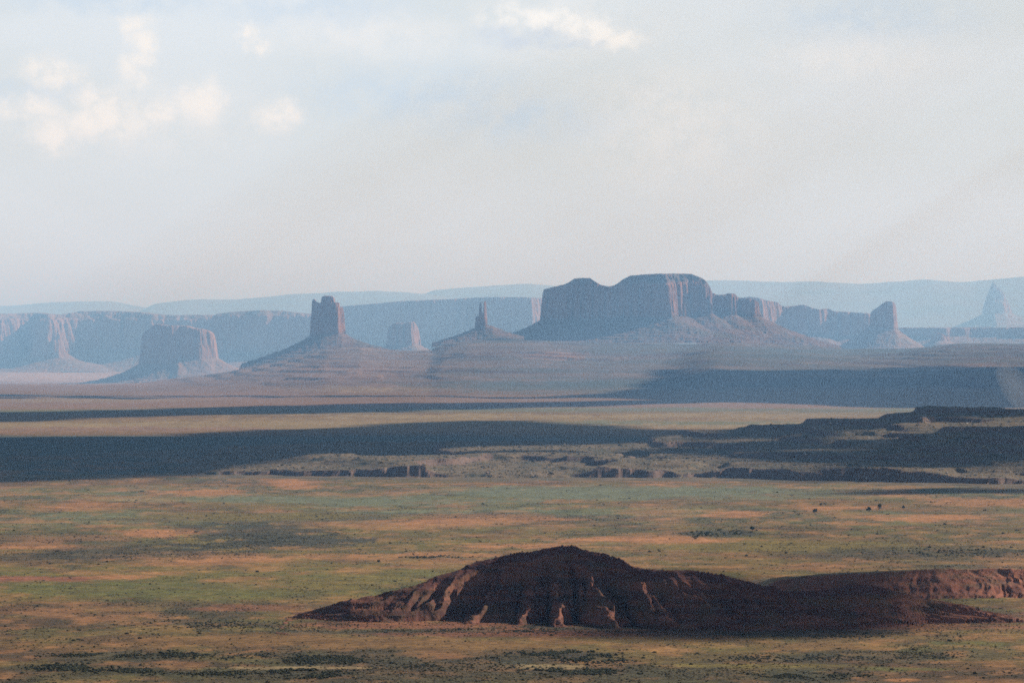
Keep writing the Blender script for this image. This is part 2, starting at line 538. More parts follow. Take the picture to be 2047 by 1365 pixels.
# patches of bare sand, grass and scrub lying on the plain: column, row, half width, half height, soil, strength
PATCH = [(1250, 1262, 760, 9, SCRUB, .8), (760, 1249, 260, 8, RED, .75), (1350, 1264, 500, 5, RED, .5), (1830, 1252, 200, 6, RED, .6), (1000, 1352, 1150, 30, SCRUB, .45), (180, 1085, 260, 30, SCRUB, .55), (500, 1072, 190, 34, SCRUB, .8), (350, 1210, 330, 10, SCRUB, .45), (700, 1150, 260, 10, GREEN, .7), (900, 1035, 330, 7, SCRUB, .4), (1700, 1090, 330, 12, YEL, .7),
         (1500, 1095, 200, 12, YEL, .6), (320, 1066, 110, 10, SAND, 1), (60, 1092, 110, 10, SAND, .9), (160, 1078, 160, 8, SAND, .6), (460, 1115, 170, 12, SAND, .8), (90, 1157, 170, 6, RED, .9),
         (230, 1152, 60, 6, SAND, .9), (640, 1112, 200, 8, SAND, .6), (1230, 1078, 190, 8, SAND, 1.0), (1040, 1090, 130, 6, SAND, .9), (840, 1108, 150, 6, SAND, .8),
         (960, 1040, 150, 12, SAND, .75), (800, 1050, 180, 10, SAND, .5), (1310, 1020, 90, 9, SAND, .35),
         (1490, 1028, 75, 8, SAND, .9), (1620, 1012, 70, 6, SAND, .5), (1780, 986, 60, 7, SAND, 1), (1700, 1014, 90, 6, SAND, .8), (1950, 1000, 130, 12, SAND, .7),
         (1840, 1035, 120, 7, SAND, .9), (1700, 1046, 80, 4, SAND, .7), (1880, 1018, 140, 5, TAN, .8),
         (580, 962, 50, 13, SAND, .9), (420, 985, 110, 8, SAND, .8), (180, 1012, 130, 10, SAND, .6), (300, 1000, 90, 5, STRAW, .7),
         (520, 1080, 170, 26, SCRUB, .75), (250, 1105, 330, 12, SCRUB, .6), (120, 1080, 200, 10, SCRUB, .4), (60, 1120, 90, 12, SCRUB, .5), (930, 1030, 260, 5, SCRUB, .35),
         (1450, 1066, 70, 7, SCRUB, .9), (1590, 1068, 60, 5, SCRUB, .5), (1900, 1100, 190, 14, SCRUB, .6), (1750, 1110, 200, 8, SCRUB, .5), (1950, 1135, 130, 7, SCRUB, .5),
         (700, 1000, 330, 10, PALE, .9), (1250, 985, 330, 14, PALE, .9), (1640, 985, 150, 16, PALE, .6), (430, 1032, 300, 8, YEL, .8),
         (300, 1180, 330, 18, GREEN, .8), (650, 1165, 200, 20, YEL, .8), (200, 1225, 300, 9, SCRUB, .5), (420, 1245, 220, 14, SCRUB, .6), (120, 1222, 90, 10, SAND, .4),
         (480, 1215, 110, 6, RED, .5), (500, 1280, 300, 12, TAN, .8), (900, 1290, 300, 10, TAN, .9), (820, 1262, 130, 6, SCRUB, .5), (1040, 1268, 260, 4, RED, .6),
         (700, 1315, 120, 14, SCRUB, .8), (240, 1312, 140, 12, SCRUB, .8), (420, 1345, 300, 7, SCRUB, .6), (1120, 1310, 160, 14, SCRUB, .7), (880, 1325, 150, 10, SCRUB, .5),
         (560, 1334, 160, 3, STRAW, .8), (1100, 1332, 80, 4, STRAW, .7), (60, 1345, 160, 14, SCRUB, .4), (1300, 1290, 120, 7, TAN, .8), (1680, 1292, 120, 8, TAN, .8),
         (1560, 1318, 160, 10, SCRUB, .6), (1520, 1330, 160, 5, YEL, .8), (1800, 1310, 200, 14, SCRUB, .7), (1900, 1285, 150, 6, GREEN, .8), (1830, 1337, 90, 5, GREEN, .8), (1620, 1350, 130, 10, SCRUB, .8),
         (1800, 1358, 60, 4, SAND, .8), (1250, 1345, 200, 8, SCRUB, .5), (1650, 1265, 260, 5, SCRUB, .6),
         (1000, 832, 500, 5, STRAW, .9), (1500, 830, 400, 7, STRAW, .7), (1250, 845, 300, 4, PALE, .8), (200, 858, 330, 6, PINK, .8), (240, 848, 140, 3, STRAW, .8),
         (600, 845, 250, 4, STRAW, .6), (1560, 853, 200, 3, STRAW, .7), (460, 790, 260, 12, PINK, .9), (160, 800, 240, 5, STRAW, .5), (760, 778, 160, 6, STRAW, .5),
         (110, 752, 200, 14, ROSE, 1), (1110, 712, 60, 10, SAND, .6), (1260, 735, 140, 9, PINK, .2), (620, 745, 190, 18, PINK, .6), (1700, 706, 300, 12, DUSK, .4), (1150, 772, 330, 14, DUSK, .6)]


def soil(x, y, z):
    """colour of the soil and how thickly scrub grows there"""
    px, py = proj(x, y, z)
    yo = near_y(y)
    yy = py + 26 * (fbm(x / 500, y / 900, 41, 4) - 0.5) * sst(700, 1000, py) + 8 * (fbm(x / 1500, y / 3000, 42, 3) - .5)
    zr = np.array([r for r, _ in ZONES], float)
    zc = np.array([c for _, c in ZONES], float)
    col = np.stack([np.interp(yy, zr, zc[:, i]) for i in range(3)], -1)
    # platform soil
    zo = H - (H - z) * yo / y
    pl = sst(8, 45, zo) * sst(17000, 19500, yo) * (1 - sst(26000, 28000, yo))
    pc = np.array(PLATC) * (0.35 + 1.3 * fbm(x / 220, y / 260, 44, 5, .6))[..., None]
    pc = pc * (0.6 + 0.8 * fbm(zo / 5.0, x / 4000, 48, 3))[..., None]                      # colour of the beds by height
    grn = (.45 + .55 * sst(0.35, 0.6, fbm(x / 900, y / 900, 47, 4)))[..., None] * sst(700, 1080, px + 260 * (fbm(x / 1500, y / 1500, 49, 3) - .5))[..., None]
    pc = pc * (1 - .92 * grn) + np.array((0.060, 0.060, 0.042)) * (.6 + .8 * fbm(x / 260, y / 400, 46, 4))[..., None] * .92 * grn
    col = col * (1 - pl[..., None]) + pc * pl[..., None]
    scrub = np.zeros(px.shape) + 0.28
    # self-made mottling at several sizes
    for sc_, s_, sd, c, a in ((260, 420, 51, YEL, .5), (180, 300, 52, SCRUB, .5), (90, 160, 53, SAND, .5), (40, 70, 54, SCRUB, .45), (340, 500, 55, BROWN, .5), (25, 45, 57, SAND, .45), (55, 110, 58, GREEN, .4)):
        w = sst(0.52, 0.68, fbm(x / sc_, y / s_, sd, 4)) * a * (1 - sst(9200, 11000, y) * .85)
        col = col * (1 - w[..., None]) + np.array(c) * w[..., None]
        if c is SCRUB: scrub = scrub + w * .7
        if c is SAND: scrub = scrub - w * .6
    wob = fbm(x / 120, y / 260, 61, 4) - 0.5
    wob2 = fbm(x / 22, y / 45, 62, 4, .65) - 0.5
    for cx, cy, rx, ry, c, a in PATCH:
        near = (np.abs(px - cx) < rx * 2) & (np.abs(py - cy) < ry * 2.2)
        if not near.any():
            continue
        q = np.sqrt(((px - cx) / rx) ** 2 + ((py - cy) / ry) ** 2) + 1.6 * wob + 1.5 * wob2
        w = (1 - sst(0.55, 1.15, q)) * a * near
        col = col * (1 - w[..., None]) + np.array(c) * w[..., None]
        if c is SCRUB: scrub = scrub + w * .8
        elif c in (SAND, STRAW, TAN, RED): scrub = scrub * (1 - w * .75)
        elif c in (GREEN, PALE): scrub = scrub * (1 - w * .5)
    col = col * (0.82 + 0.36 * fbm(x / 12, y / 30, 66, 3))[..., None]
    return col, np.clip(scrub, 0.02, 1)


def ground_mat():
    m, nt, bs, pos = new_mat('desert_soil')
    at = N(nt, 'ShaderNodeAttribute', attribute_name='tint')
    n1 = noise_(nt, pos, 0.10, 5.0, 0.7)
    n2 = noise_(nt, pos, 0.018, 4.0, 0.6)
    n3 = noise_(nt, pos, 0.33, 2.0, 0.5)
    f = math_(nt, 'MULTIPLY', ramp_(nt, n1, 0.32, 0.68, 0.55, 1.42), ramp_(nt, n2, 0.3, 0.7, 0.78, 1.2))
    f = math_(nt, 'MULTIPLY', f, ramp_(nt, n3, 0.54, 0.66, 1.0, 0.45))      # tufts too small to stand alone
    vm = N(nt, 'ShaderNodeVectorMath', operation='SCALE')
    nt.links.new(at.outputs['Color'], vm.inputs[0])
    nt.links.new(f, vm.inputs['Scale'])
    nt.links.new(vm.outputs[0], bs.inputs['Base Color'])
    return m


M['ground'] = ground_mat()


def build_ground():
    rows = [60, 300, 900, 1700, 2500, 2900]
    py = 1500.0
    while py > 808:
        rows.append(flatD(py)); py -= 1.8
    d = rows[-1]
    while d < 26500 * K:
        d += (40 if d > 18000 else 60) * K; rows.append(d)
    while d < 48000 * K:
        d += 220 * K; rows.append(d)
    while d < 400000:
        d *= 1.12; rows.append(d)
    R = np.array(rows)
    inner = np.linspace(-0.118, 0.118, 400)
    outer = np.concatenate([np.linspace(0.14, 0.3, 10), np.array([.36, .45, .6, .9, 1.4, 2.5])])
    Tt = np.concatenate([-outer[::-1], inner, outer])
    Y, T_ = np.meshgrid(R, Tt, indexing='ij')
    X = T_ * Y
    Z = ground_z(X, Y)
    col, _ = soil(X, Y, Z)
    sl_ = np.gradient(Z, axis=0) / np.gradient(Y, axis=0)
    rock_shade = sst(.05, .13, sl_) * sst(17000, 18500, near_y(Y)) * .75                 # bare rock where beds break off, coloured dark to stand for step shade
    col = col * (1 - rock_shade[..., None]) + np.array((0.085, 0.048, 0.036)) * rock_shade[..., None]
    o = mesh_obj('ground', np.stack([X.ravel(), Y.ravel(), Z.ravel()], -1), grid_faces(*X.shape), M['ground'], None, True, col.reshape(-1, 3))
    props(o, 'wide desert plain of sand, grass and scrub', None, None, 'structure')


build_ground()

# ------------------------------------------------------------------ far ridges, back walls
def ridge(name, D, pts, depth, res, seed, label):
    D, depth, res = D * K, depth * K, res * K
    a = np.array(pts, float)
    xs = np.arange(wx(a[0, 0], D), wx(a[-1, 0], D), res)
    vs = np.linspace(-1, 1, 26)
    X, Vv = np.meshgrid(xs, vs)
    Y = D + Vv * depth
    top = wz(prof(pts, CX + X / D * F), D) + 60 * (fbm(X / 900, Y / 900, seed + 1, 4) - .5) + 12 * (fbm(X / 500, Y / 500, seed, 3) - .5)
    Zt = -560 + (top + 560) * np.clip(1 - np.abs(Vv) ** 1.6, 0, 1)
    Z = Zt + 60 * (fbm(X / 700, Y / 900, seed + 4, 4) - 0.5) * np.abs(Vv) * 2 * (1 - np.abs(Vv))
    o = mesh_obj(name, np.stack([X.ravel(), Y.ravel(), Z.ravel()], -1), grid_faces(*X.shape), M['ridge'], None, True)
    props(o, label, None, None, 'structure')


ridge('far_ridge', 78000, [(-500, 600), (0, 611), (60, 608), (110, 604), (220, 602), (290, 614), (350, 622), (480, 640), (560, 660)], 5000, 60, 101, 'pale low ridge on the left horizon')
ridge('far_ridge', 73000, [(250, 650), (285, 620), (312, 606), (360, 600), (400, 598), (470, 599), (520, 594), (560, 590), (680, 582), (750, 581), (800, 583), (850, 587), (930, 600), (1030, 640)], 5000, 60, 103, 'pale blue ridge behind the tower butte')
ridge('far_ridge', 75000, [(780, 640), (840, 590), (868, 579), (900, 577), (960, 572), (1060, 567), (1100, 571), (1180, 580), (1300, 600)], 5000, 60, 105, 'pale ridge behind the twin spire')
ridge('far_ridge', 70000, [(1280, 580), (1360, 566), (1420, 560), (1500, 560), (1560, 563), (1640, 563), (1720, 567), (1790, 562), (1850, 558), (1920, 563), (1990, 557), (2047, 552), (2200, 548), (2500, 560)], 6000, 60, 107, 'long pale blue ridge on the right horizon')

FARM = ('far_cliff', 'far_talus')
landform('cliff_wall', 'hazy salmon cliff wall with sunlit alcoves at the left edge', 'cliff', 41000,
         [(-220, 100), (-80, -60), (2, -80), (50, 330), (62, 150), (84, -140), (104, -150), (140, 200), (165, 250), (230, 240), (300, 120), (380, 200), (440, 300), (460, 1300), (-220, 1300)],
         [(-250, 630), (0, 627), (60, 625), (110, 630), (150, 622), (200, 621), (270, 624), (300, 628), (340, 630), (430, 629), (600, 630)],
         [(-250, 712), (110, 712), (200, 700), (400, 700)], 11, (300, 400, 500, 100), flute=(90, 30), big=(420, 70), cliff_w=.3, talus=.6, mats=FARM, seed=201, edge_y=640, upper=.5)
landform('mesa', 'blue hazy mesa wall between the left butte and the tower butte', 'mesa', 38500,
         [(424, 60), (430, 0), (520, -60), (600, 0), (640, 30), (660, 500), (640, 1100), (430, 1100)],
         [(400, 632), (424, 628), (470, 623), (520, 620), (560, 621), (600, 626), (660, 630)],
         705, 11, (500, 300, 500, 100), flute=(110, 22), big=(400, 50), cliff_w=.25, talus=.45, mats=FARM, seed=203, edge_y=632, upper=.5)
landform('mesa', 'long flat blue mesa behind the twin spire', 'mesa', 41500,
         [(640, 0), (760, -60), (900, -20), (1062, -40), (1074, 30), (1089, 160), (1095, 500), (1080, 1100), (650, 1100)],
         [(600, 616), (690, 612), (760, 606), (800, 602), (900, 598), (970, 594), (1040, 594), (1086, 596), (1120, 598)],
         [(600, 690), (1000, 672), (1090, 652)], 10, (300, 300, 500, 100), flute=(100, 20), big=(400, 40), cliff_w=.14, talus=.45, mats=FARM, seed=205)
landform('mesa', 'low hazy mesa receding right of the great mesa, one face sunlit', 'mesa', 33500,
         [(1495, -150), (1520, -120), (1545, 40), (1566, 150), (1580, 180), (1640, 150), (1660, 230), (1740, 220), (1765, 420), (1740, 1000), (1500, 900)],
         [(1480, 592), (1512, 595), (1530, 600), (1556, 604), (1562, 610), (1576, 614), (1598, 611), (1610, 609), (1622, 614), (1640, 619), (1662, 617), (1670, 622), (1740, 626), (1770, 640)],
         [(1480, 650), (1580, 665), (1740, 672)], 7, (300, 300, 450, 100), flute=(70, 18), big=(260, 36), cliff_w=.16, talus=.5, mats=FARM, seed=207)
landform('mesa', 'low reddish flat mesa at the right edge below the far spire', 'mesa', 38000,
         [(1800, 300), (1880, 100), (1960, 160), (2100, 0), (2250, 100), (2250, 900), (1800, 900)],
         [(1700, 655), (1960, 655), (2300, 653)], 672, 14, (400, 200, 600, 100), flute=(120, 20), big=(400, 60), cliff_w=.6, talus=.3, mats=FARM, seed=209)

# ------------------------------------------------------------------ buttes and mesas
landform('butte', 'broad flat-topped hazy butte standing left of all the others', 'butte', 32500,
         [(285, 70), (300, 0), (344, -50), (356, -20), (398, -8), (410, 30), (424, 60), (426, 160), (415, 320), (300, 280)],
         [(276, 690), (282, 668), (296, 659), (304, 652), (312, 648), (335, 651), (352, 651), (374, 652), (385, 656), (402, 658), (408, 660), (416, 662), (424, 668), (432, 690)],
         [(270, 728), (345, 728), (360, 718), (440, 716)], 6, (420, 420, 420, 120), flute=(34, 7), big=(150, 5), cliff_w=.2, talus=.68, mats=FARM, seed=301, grow=8)
landform('butte', 'small blue butte in the haze between the tower and the twin spire', 'butte', 33500,
         [(776, 20), (790, -30), (822, -40), (835, 60), (834, 200), (780, 200)],
         [(770, 662), (778, 652), (790, 646), (812, 646), (826, 643), (832, 650), (838, 664)], 690, 6, (300, 300, 300, 100),
         flute=(40, 12), big=(140, 14), cliff_w=.14, talus=.6, mats=FARM, seed=303)
landform('butte', 'leaning thumb-shaped hazy butte at the right', 'butte', 31500,
         [(1742, 20), (1760, -40), (1782, -40), (1793, 60), (1790, 150), (1745, 140)],
         [(1738, 634), (1742, 626), (1748, 620), (1758, 614), (1768, 606), (1776, 602), (1783, 603), (1789, 606), (1792, 614), (1797, 640)],
         [(1730, 652), (1800, 658)], 4.6, (420, 420, 380, 120), flute=(40, 9), big=(120, 8), cliff_w=.12, talus=.78, mats=FARM, seed=305)
landform('spire', 'faint pointed rock spire in the far haze at the right edge', 'spire', 56000,
         [(1966, 0), (1982, -50), (2006, -40), (2022, 30), (2014, 160), (1972, 140)],
         [(1958, 626), (1970, 603), (1978, 584), (1984, 570), (1986.5, 563), (1989, 569), (1998, 577), (2006, 585), (2015, 604), (2032, 628)],
         [(1960, 628), (2040, 626)], 8, (500, 400, 400, 120), flute=(50, 10), big=(160, 10), cliff_w=.28, talus=.5, mats=FARM, seed=307)
landform('butte', 'tiny low reddish butte right of the thumb-shaped one', 'butte', 36000,
         [(1866, 0), (1874, -20), (1888, 0), (1900, 60), (1866, 80)],
         [(1860, 672), (1866, 665), (1880, 666), (1892, 672), (1905, 676)], 682, 6, (200, 260, 250, 100),
         flute=(40, 8), big=(140, 8), cliff_w=.3, talus=.5, mats=FARM, seed=309)

landform('tower_butte', 'tall castle-like sandstone tower on a broad debris cone', 'butte', 24000,
         [(627, 10), (634, -28), (652, -46), (671, -40), (677, 4), (685, 26), (683, 70), (664, 96), (634, 84)],
         [(620, 612), (624, 600), (626, 598), (630, 599), (632, 604), (642, 606), (643, 594), (648, 592), (663, 592), (667, 595), (668.5, 605), (677, 605), (678.5, 614), (685, 615), (690, 640)],
         [(600, 674), (640, 670), (690, 668)], 2.9, (330, 250, 330, 140), flute=(20, 5), big=(60, 4), cliff_w=.09, talus=.66, seed=311, grow=8)
landform('twin_spire', 'slender twin rock spires on a stepped conical base', 'spire', 23800,
         [(951, 0), (957, -22), (968, -24), (974, 0), (973, 24), (956, 26)],
         [(948, 640), (950, 633), (957.5, 632), (958, 614), (958.8, 605), (962, 604), (962.8, 618), (963.2, 626), (966.4, 626), (967, 603), (971.4, 602), (972.5, 622), (974.5, 640), (978, 650)],
         [(930, 656), (955, 655), (985, 648)], 2.4, (200, 170, 220, 60), flute=(14, .7), big=(40, 1), cliff_w=.03, talus=.5, seed=313, grow=0)
landform('great_mesa', 'massive dark sandstone mesa with two flat summits on a wide debris skirt', 'mesa', 24000,
         [(1092, 120), (1108, 30), (1150, 20), (1200, -5), (1260, -40), (1334, -70), (1352, 10), (1376, 90), (1418, 96), (1424, 160), (1432, 190), (1466, 170), (1474, 230), (1482, 250),
          (1508, 236), (1522, 330), (1512, 520), (1400, 640), (1180, 600), (1098, 460)],
         [(1080, 582), (1092, 577), (1110, 573), (1128, 569), (1140, 563), (1149, 557), (1160, 556), (1180, 556), (1185, 560), (1200, 569), (1215, 573), (1230, 571), (1240, 565), (1250, 557), (1262, 551), (1300, 548),
          (1340, 547), (1384, 547), (1392, 551), (1404, 555), (1414, 561), (1421, 571), (1426, 584), (1436, 589), (1455, 589), (1462, 586), (1474, 587), (1480, 594), (1512, 598), (1526, 606)],
         [(1080, 640), (1330, 634), (1430, 628), (1530, 632)], 4.6, (360, 380, 420, 60), edge_y=[(1080, 577), (1320, 572), (1400, 566), (1430, 588), (1530, 600)],
         flute=(30, 11), big=(120, 10), cliff_w=.11, talus=.62, seed=315, grow=6, upper=1.5)

# ------------------------------------------------------------------ stepped escarpment, middle distance right
ESC_CREST = [(380, 0), (430, 8), (560, 9), (700, 12), (840, 15), (1000, 16), (1200, 17), (1290, 20), (1330, 30), (1400, 38), (1480, 46), (1560, 52), (1640, 62), (1720, 66), (1790, 74), (1850, 88), (1900, 95), (2047, 100), (2300, 108)]


def esc_h(x, y):
    px = CX + x / y * F
    wob = fbm(x / 160, y / 200, 71, 4) - .5
    c = prof(ESC_CREST, px + 40 * (fbm(x / 200, y / 200, 70, 3) - .5))
    front = prof([(300, 9300), (430, 8960), (840, 8800), (1200, 8760), (1400, 8720), (1700, 8560), (2047, 8330), (2300, 8200)], px) + 170 * wob + 45 * (fbm(x / 26, y / 60, 77, 3) - .5)
    t = (y - front) / 1650
    back = 1 - sst(1.0, 1.5, t)
    # first cliff, then a bench, then the climb to the crest
    h = 13 * sst(0.0, 0.012, t) * np.clip(c / 14, 0, 1) * (.4 + .75 * sst(.32, .55, fbm(x / 230, y / 600, 78, 3)))
    h = h + np.maximum(c - 14, 0) * np.clip((t - 0.10) / 0.88, 0, 1) ** 0.9
    h = h + np.where(t > 0, np.clip(t, 0, .3) * 14, 0)
    h = h + np.clip((c - 10) * .34, 1.6, 13) * (fbm(x / 300, y / 130, 73, 5, .55) - .5) * sst(0.05, 0.2, t)
    st = 12.5
    q = np.maximum(h - 14, 0) / st
    k = np.floor(q); f = q - k
    zt = 14 + (k + np.where(f < .10, f / .10 * .74, .74 + .26 * (f - .10) / .9)) * st
    wt = sst(.25, .5, fbm(x / 220, y / 160, 79, 3))
    hz = np.where(h > 14, zt * wt + h * (1 - wt), h)
    q = hz / 4.5; k = np.floor(q); f = q - k
    hz = .5 * hz + .5 * (k + np.where(f < .2, f / .2 * .7, .7 + .3 * (f - .2) / .8)) * 4.5
    hz = hz + (2.4 * (fbm(x / 14, y / 22, 76, 3) - .5) + 3.0 * (fbm(x / 45, y / 60, 74, 3) - .5)) * sst(0, .01, t)
    apron = -3 + 5.5 * sst(-0.12, 0.0, t) - 3 * (t > 0)
    return (hz * back + np.where(t < 0, apron, 0) - 3 * sst(1.35, 1.5, t)) , t


def build_escarpment():
    X, Y = np.meshgrid(np.arange(wx(340, 9000), wx(2160, 9000) + 60, 3.9), np.arange(8080, 11000, 7.6))
    h, t = esc_h(X, Y)
    gz = ground_z(X, Y)
    Z = gz + h
    gy = np.abs(np.gradient(Z, 7.6, axis=0)) + np.abs(np.gradient(Z, 3.9, axis=1))
    keep = face_mean(h) > -2.2
    steep = (face_mean(sst(.3, .6, gy)) > .4) & keep
    nr, nc = X.shape[0] - 1, X.shape[1] - 1
    lab = np.zeros(nr * nc, np.int32)
    ledges = []
    for s0 in np.flatnonzero(steep):
        if lab[s0]: continue
        lab[s0] = len(ledges) + 1
        stack, comp = [int(s0)], []
        while stack:
            q = stack.pop(); comp.append(q)
            i, j = divmod(q, nc)
            for a, b in ((i - 1, j), (i + 1, j), (i, j - 1), (i, j + 1)):
                if 0 <= a < nr and 0 <= b < nc:
                    p = a * nc + b
                    if steep[p] and not lab[p]:
                        lab[p] = lab[s0]; stack.append(p)
        ledges.append(comp)
    parts = []
    rest = np.ones(nr * nc, bool)
    for comp in sorted(ledges, key=len, reverse=True)[:60]:
        if len(comp) < 40: break
        m_ = np.zeros(nr * nc, bool); m_[comp] = True
        rest[comp] = False
        parts.append(('cliff_ledge', m_, M['ledge']))
    parts.append(('bench', keep & rest, M['bench']))
    root = empty('rock_escarpment', (wx(1700, 9000), 9000, 0), 'stepped dark rock escarpment climbing to the right edge', 'escarpment')
    split_grid(X, Y, Z, parts, root)


build_escarpment()

# ------------------------------------------------------------------ dark red hill in front
HILL_TOP = [(540, 1240), (580, 1231), (640, 1214), (700, 1197), (740, 1190), (800, 1177), (835, 1165), (880, 1148), (915, 1138), (950, 1122), (975, 1115), (1000, 1109), (1050, 1103), (1070, 1101), (1090, 1093), (1115, 1089), (1152, 1088), (1168, 1096), (1185, 1101), (1205, 1104), (1222, 1112),
            (1245, 1117), (1262, 1130), (1290, 1136), (1330, 1140), (1380, 1140), (1440, 1147), (1490, 1160), (1520, 1172), (1560, 1178), (1620, 1178), (1680, 1172), (1700, 1167), (1740, 1169), (1770, 1174), (1800, 1184), (1850, 1195), (1900, 1204), (1950, 1214), (2000, 1226), (2050, 1242), (2090, 1252)]
HD = 4560.0


def hill_surface(X, Y):
    px = CX + X / HD * F
    gz = ground_z(X, Y)
    front = prof([(540, 4600), (580, 4590), (700, 4533), (850, 4520), (1000, 4512), (1150, 4445), (1300, 4408), (1500, 4405), (1700, 4440), (1850, 4512), (2047, 4545), (2100, 4590)], px)
    front = front + 10 * (fbm(X / 40, X * 0, 80, 2) - .5)
    row = prof(HILL_TOP, px)
    c0 = np.maximum(wz(row, front + 60), 0)
    crest = front + c0 / prof([(600, .42), (900, .46), (1100, .52), (2100, .54)], px) + 10
    c = np.maximum(wz(row, crest) - ground_z(X, crest), 0)
    v = np.clip((crest - Y) / (crest - front), -3, 1.4)            # 0 crest, 1 foot
    # spurs fan out from the summit; gullies between them are cut deepest half way down
    summit = wx(1130, HD)
    vc = np.clip(v, 0, 1.2)
    fan = X - (X - summit) * 0.42 * vc + 9 * (fbm(X / 22, Y / 34, 87, 3) - .5)
    u1 = fan / 31 + .8 * vn(fan / 60, fan * 0, 84)
    rib1 = np.abs(2 * (u1 - np.floor(u1)) - 1)                # 1 on the rib, 0 in the gully
    amp1 = .7 + .6 * vn(np.floor(u1 + .5), fan * 0, 85)
    u2 = (fan + 7 * (fbm(X / 12, Y / 18, 79, 3) - .5)) / 11 + 1.4 * vn(fan / 24, Y / 30, 81)
    rib2 = np.abs(2 * (u2 - np.floor(u2)) - 1)
    s3 = fbm(fan / 6, Y / 14, 83, 4, .6)
    bell = sst(-0.02, .35, v) * (1 - sst(.9, 1.1, v))
    cut = np.minimum(c * .30, 15) * bell * (amp1 * (1 - rib1 ** .9) + .42 * (1 - rib2) * (.3 + 1.4 * vn(fan / 40, Y / 50, 90)))
    reach = 1 + .24 * amp1 * (rib1 - .5) * sst(.3, .9, v)     # ribs run out onto the plain
    vf = np.clip(v / reach, 0, 1.4)
    h = c * np.maximum(1 - vf ** .95, -.2) - cut + (s3 - .5) * 3.6 * sst(-.1, .3, v)
    # harder beds stand out as small ledges
    for st, sh, w in ((10.5, .2, .42), (3.6, .3, .25)):
        q = h / st + .25 * (fbm(X / 22, Y / 22, 86, 3) - .5)
        k = np.floor(q); f = q - k
        zs = (k + np.where(f < sh, f / sh * .62, .62 + .38 * (f - sh) / (1 - sh))) * st
        h = h * (1 - w) + zs * w
    hb = c * (1 - np.clip((Y - crest) / 130, 0, 1.3)) + (fbm(X / 25, Y / 25, 88, 3) - .5) * 3
    h = np.where(Y > crest, hb, h)
    h = h + 1.5 * (fbm(X / 6, Y / 6, 89, 3) - .5)
    skirt = 3.4 * (1 - sst(1.0, 1.4, v)) * sst(.8, 1.0, v) * (fbm(X / 14, Y / 20, 98, 3))
    h = h + np.where(Y < crest, skirt, 0)
    return gz + h - .8, h, c, crest, v


def build_hill():
    X, Y = np.meshgrid(np.arange(wx(520, HD), wx(2110, HD), 1.15), np.arange(4350, 4760, 1.6))
    Z, h, c, crest, v = hill_surface(X, Y)
    keep = (face_mean(h) > -1.2) & (face_mean(CX + X / HD * F) > 572)
    cap = face_mean(np.where((c > 30) & (h > c - 7) & (np.abs(crest - Y) < 60), 1.0, 0.0)) > .5
    root = empty('red_hill', (wx(1150, HD), HD, 0), 'dark red eroded hill with gullied spurs in the foreground', 'hill')
    split_grid(X, Y, Z, [('caprock', keep & cap, M['hillcap']), ('gullied_slope', keep & ~cap, M['hill'])], root, smooth=False)


build_hill()


def build_scarp():
    D = 5060.0
    X, Y = np.meshgrid(np.arange(wx(1470, D), wx(2180, D), 1.2), np.arange(4860, 5390, 2.8))
    px = CX + X / D * F
    top = [(1480, 1170), (1520, 1160), (1580, 1152), (1640, 1146), (1700, 1143), (1760, 1139), (1820, 1137), (1870, 1134), (1940, 1136), (2000, 1132), (2047, 1135), (2200, 1130)]
    c = np.maximum(wz(prof(top, px), D) - ground_z(X, X * 0 + D), 0)
    front = 4940 + 25 * (fbm(X / 60, Y * 0, 91, 2) - .5)
    xw = X + 22 * (fbm(X / 45, Y / 60, 96, 3) - .5)
    sp = ((fbm(xw / 24, Y / 70, 92, 4) - .5) * 1.7 + (ridged(xw / 11, Y / 40, 93, 2) - .5) * .5) * (.4 + 1.1 * fbm(X / 70, Y / 90, 97, 2))
    crest = D - 35 + 40 * (fbm(X / 50, Y * 0, 94, 3) - .5)
    v = np.clip((crest - Y) / (crest - front), -1, 1.4)
    bell = sst(-.1, .3, v) * (1 - sst(.9, 1.15, v))
    vf = np.clip(v - .28 * sp * bell, 0, 1.4)
    h = c * np.maximum(1 - vf, -.15)
    st = 7.0
    q = h / st; k = np.floor(q); f = q - k
    h = h * .5 + .5 * (k + np.where(f < .25, f / .25 * .55, .55 + .45 * (f - .25) / .75)) * st
    h = np.where(Y > crest, c * (1 - sst(crest, crest + 320, Y)), h)
    h = h + (fbm(X / 7, Y / 9, 95, 4, .6) - .5) * 2.6
    gz = ground_z(X, Y)
    Z = gz + h - .7
    gate = sst(1480, 1560, px)
    Z = gz + (h - .7) * gate - 1.5 * (1 - gate)
    keep = face_mean(Z - gz) > -.9
    root = empty('red_scarp', (wx(1800, D), D, 0), 'low red scarp with short gullies behind the dark hill', 'scarp')
    face = face_mean(np.where(Y < crest + 6, 1.0, 0.0)) > .5
    parts = [('scarp_face', keep & face, M['scarp']), ('scarp_top', keep & ~face, M['scarptop'])]
    split_grid(X, Y, Z, parts, root, smooth=False)


M['scarp'] = slope_mat('red_scarp_shale', (0.19, 0.068, 0.040), (0.28, 0.105, 0.058), (0.11, 0.08, 0.042), 0.035, 0.2, 0.6)
M['scarptop'] = slope_mat('scarp_top_soil', (0.30, 0.17, 0.09), (0.26, 0.19, 0.09), (0.12, 0.11, 0.06), 0.03, 0.2, 0.8)
build_scarp()


# ------------------------------------------------------------------ scrub, boulders, trees
def surf_z(x, y):
    h, t = esc_h(x, y)
    px = CX + x / y * F
    on = (px > 400) & (t > 0) & (t < 1.3)
    return ground_z(x, y) + np.where(on, h, 0)


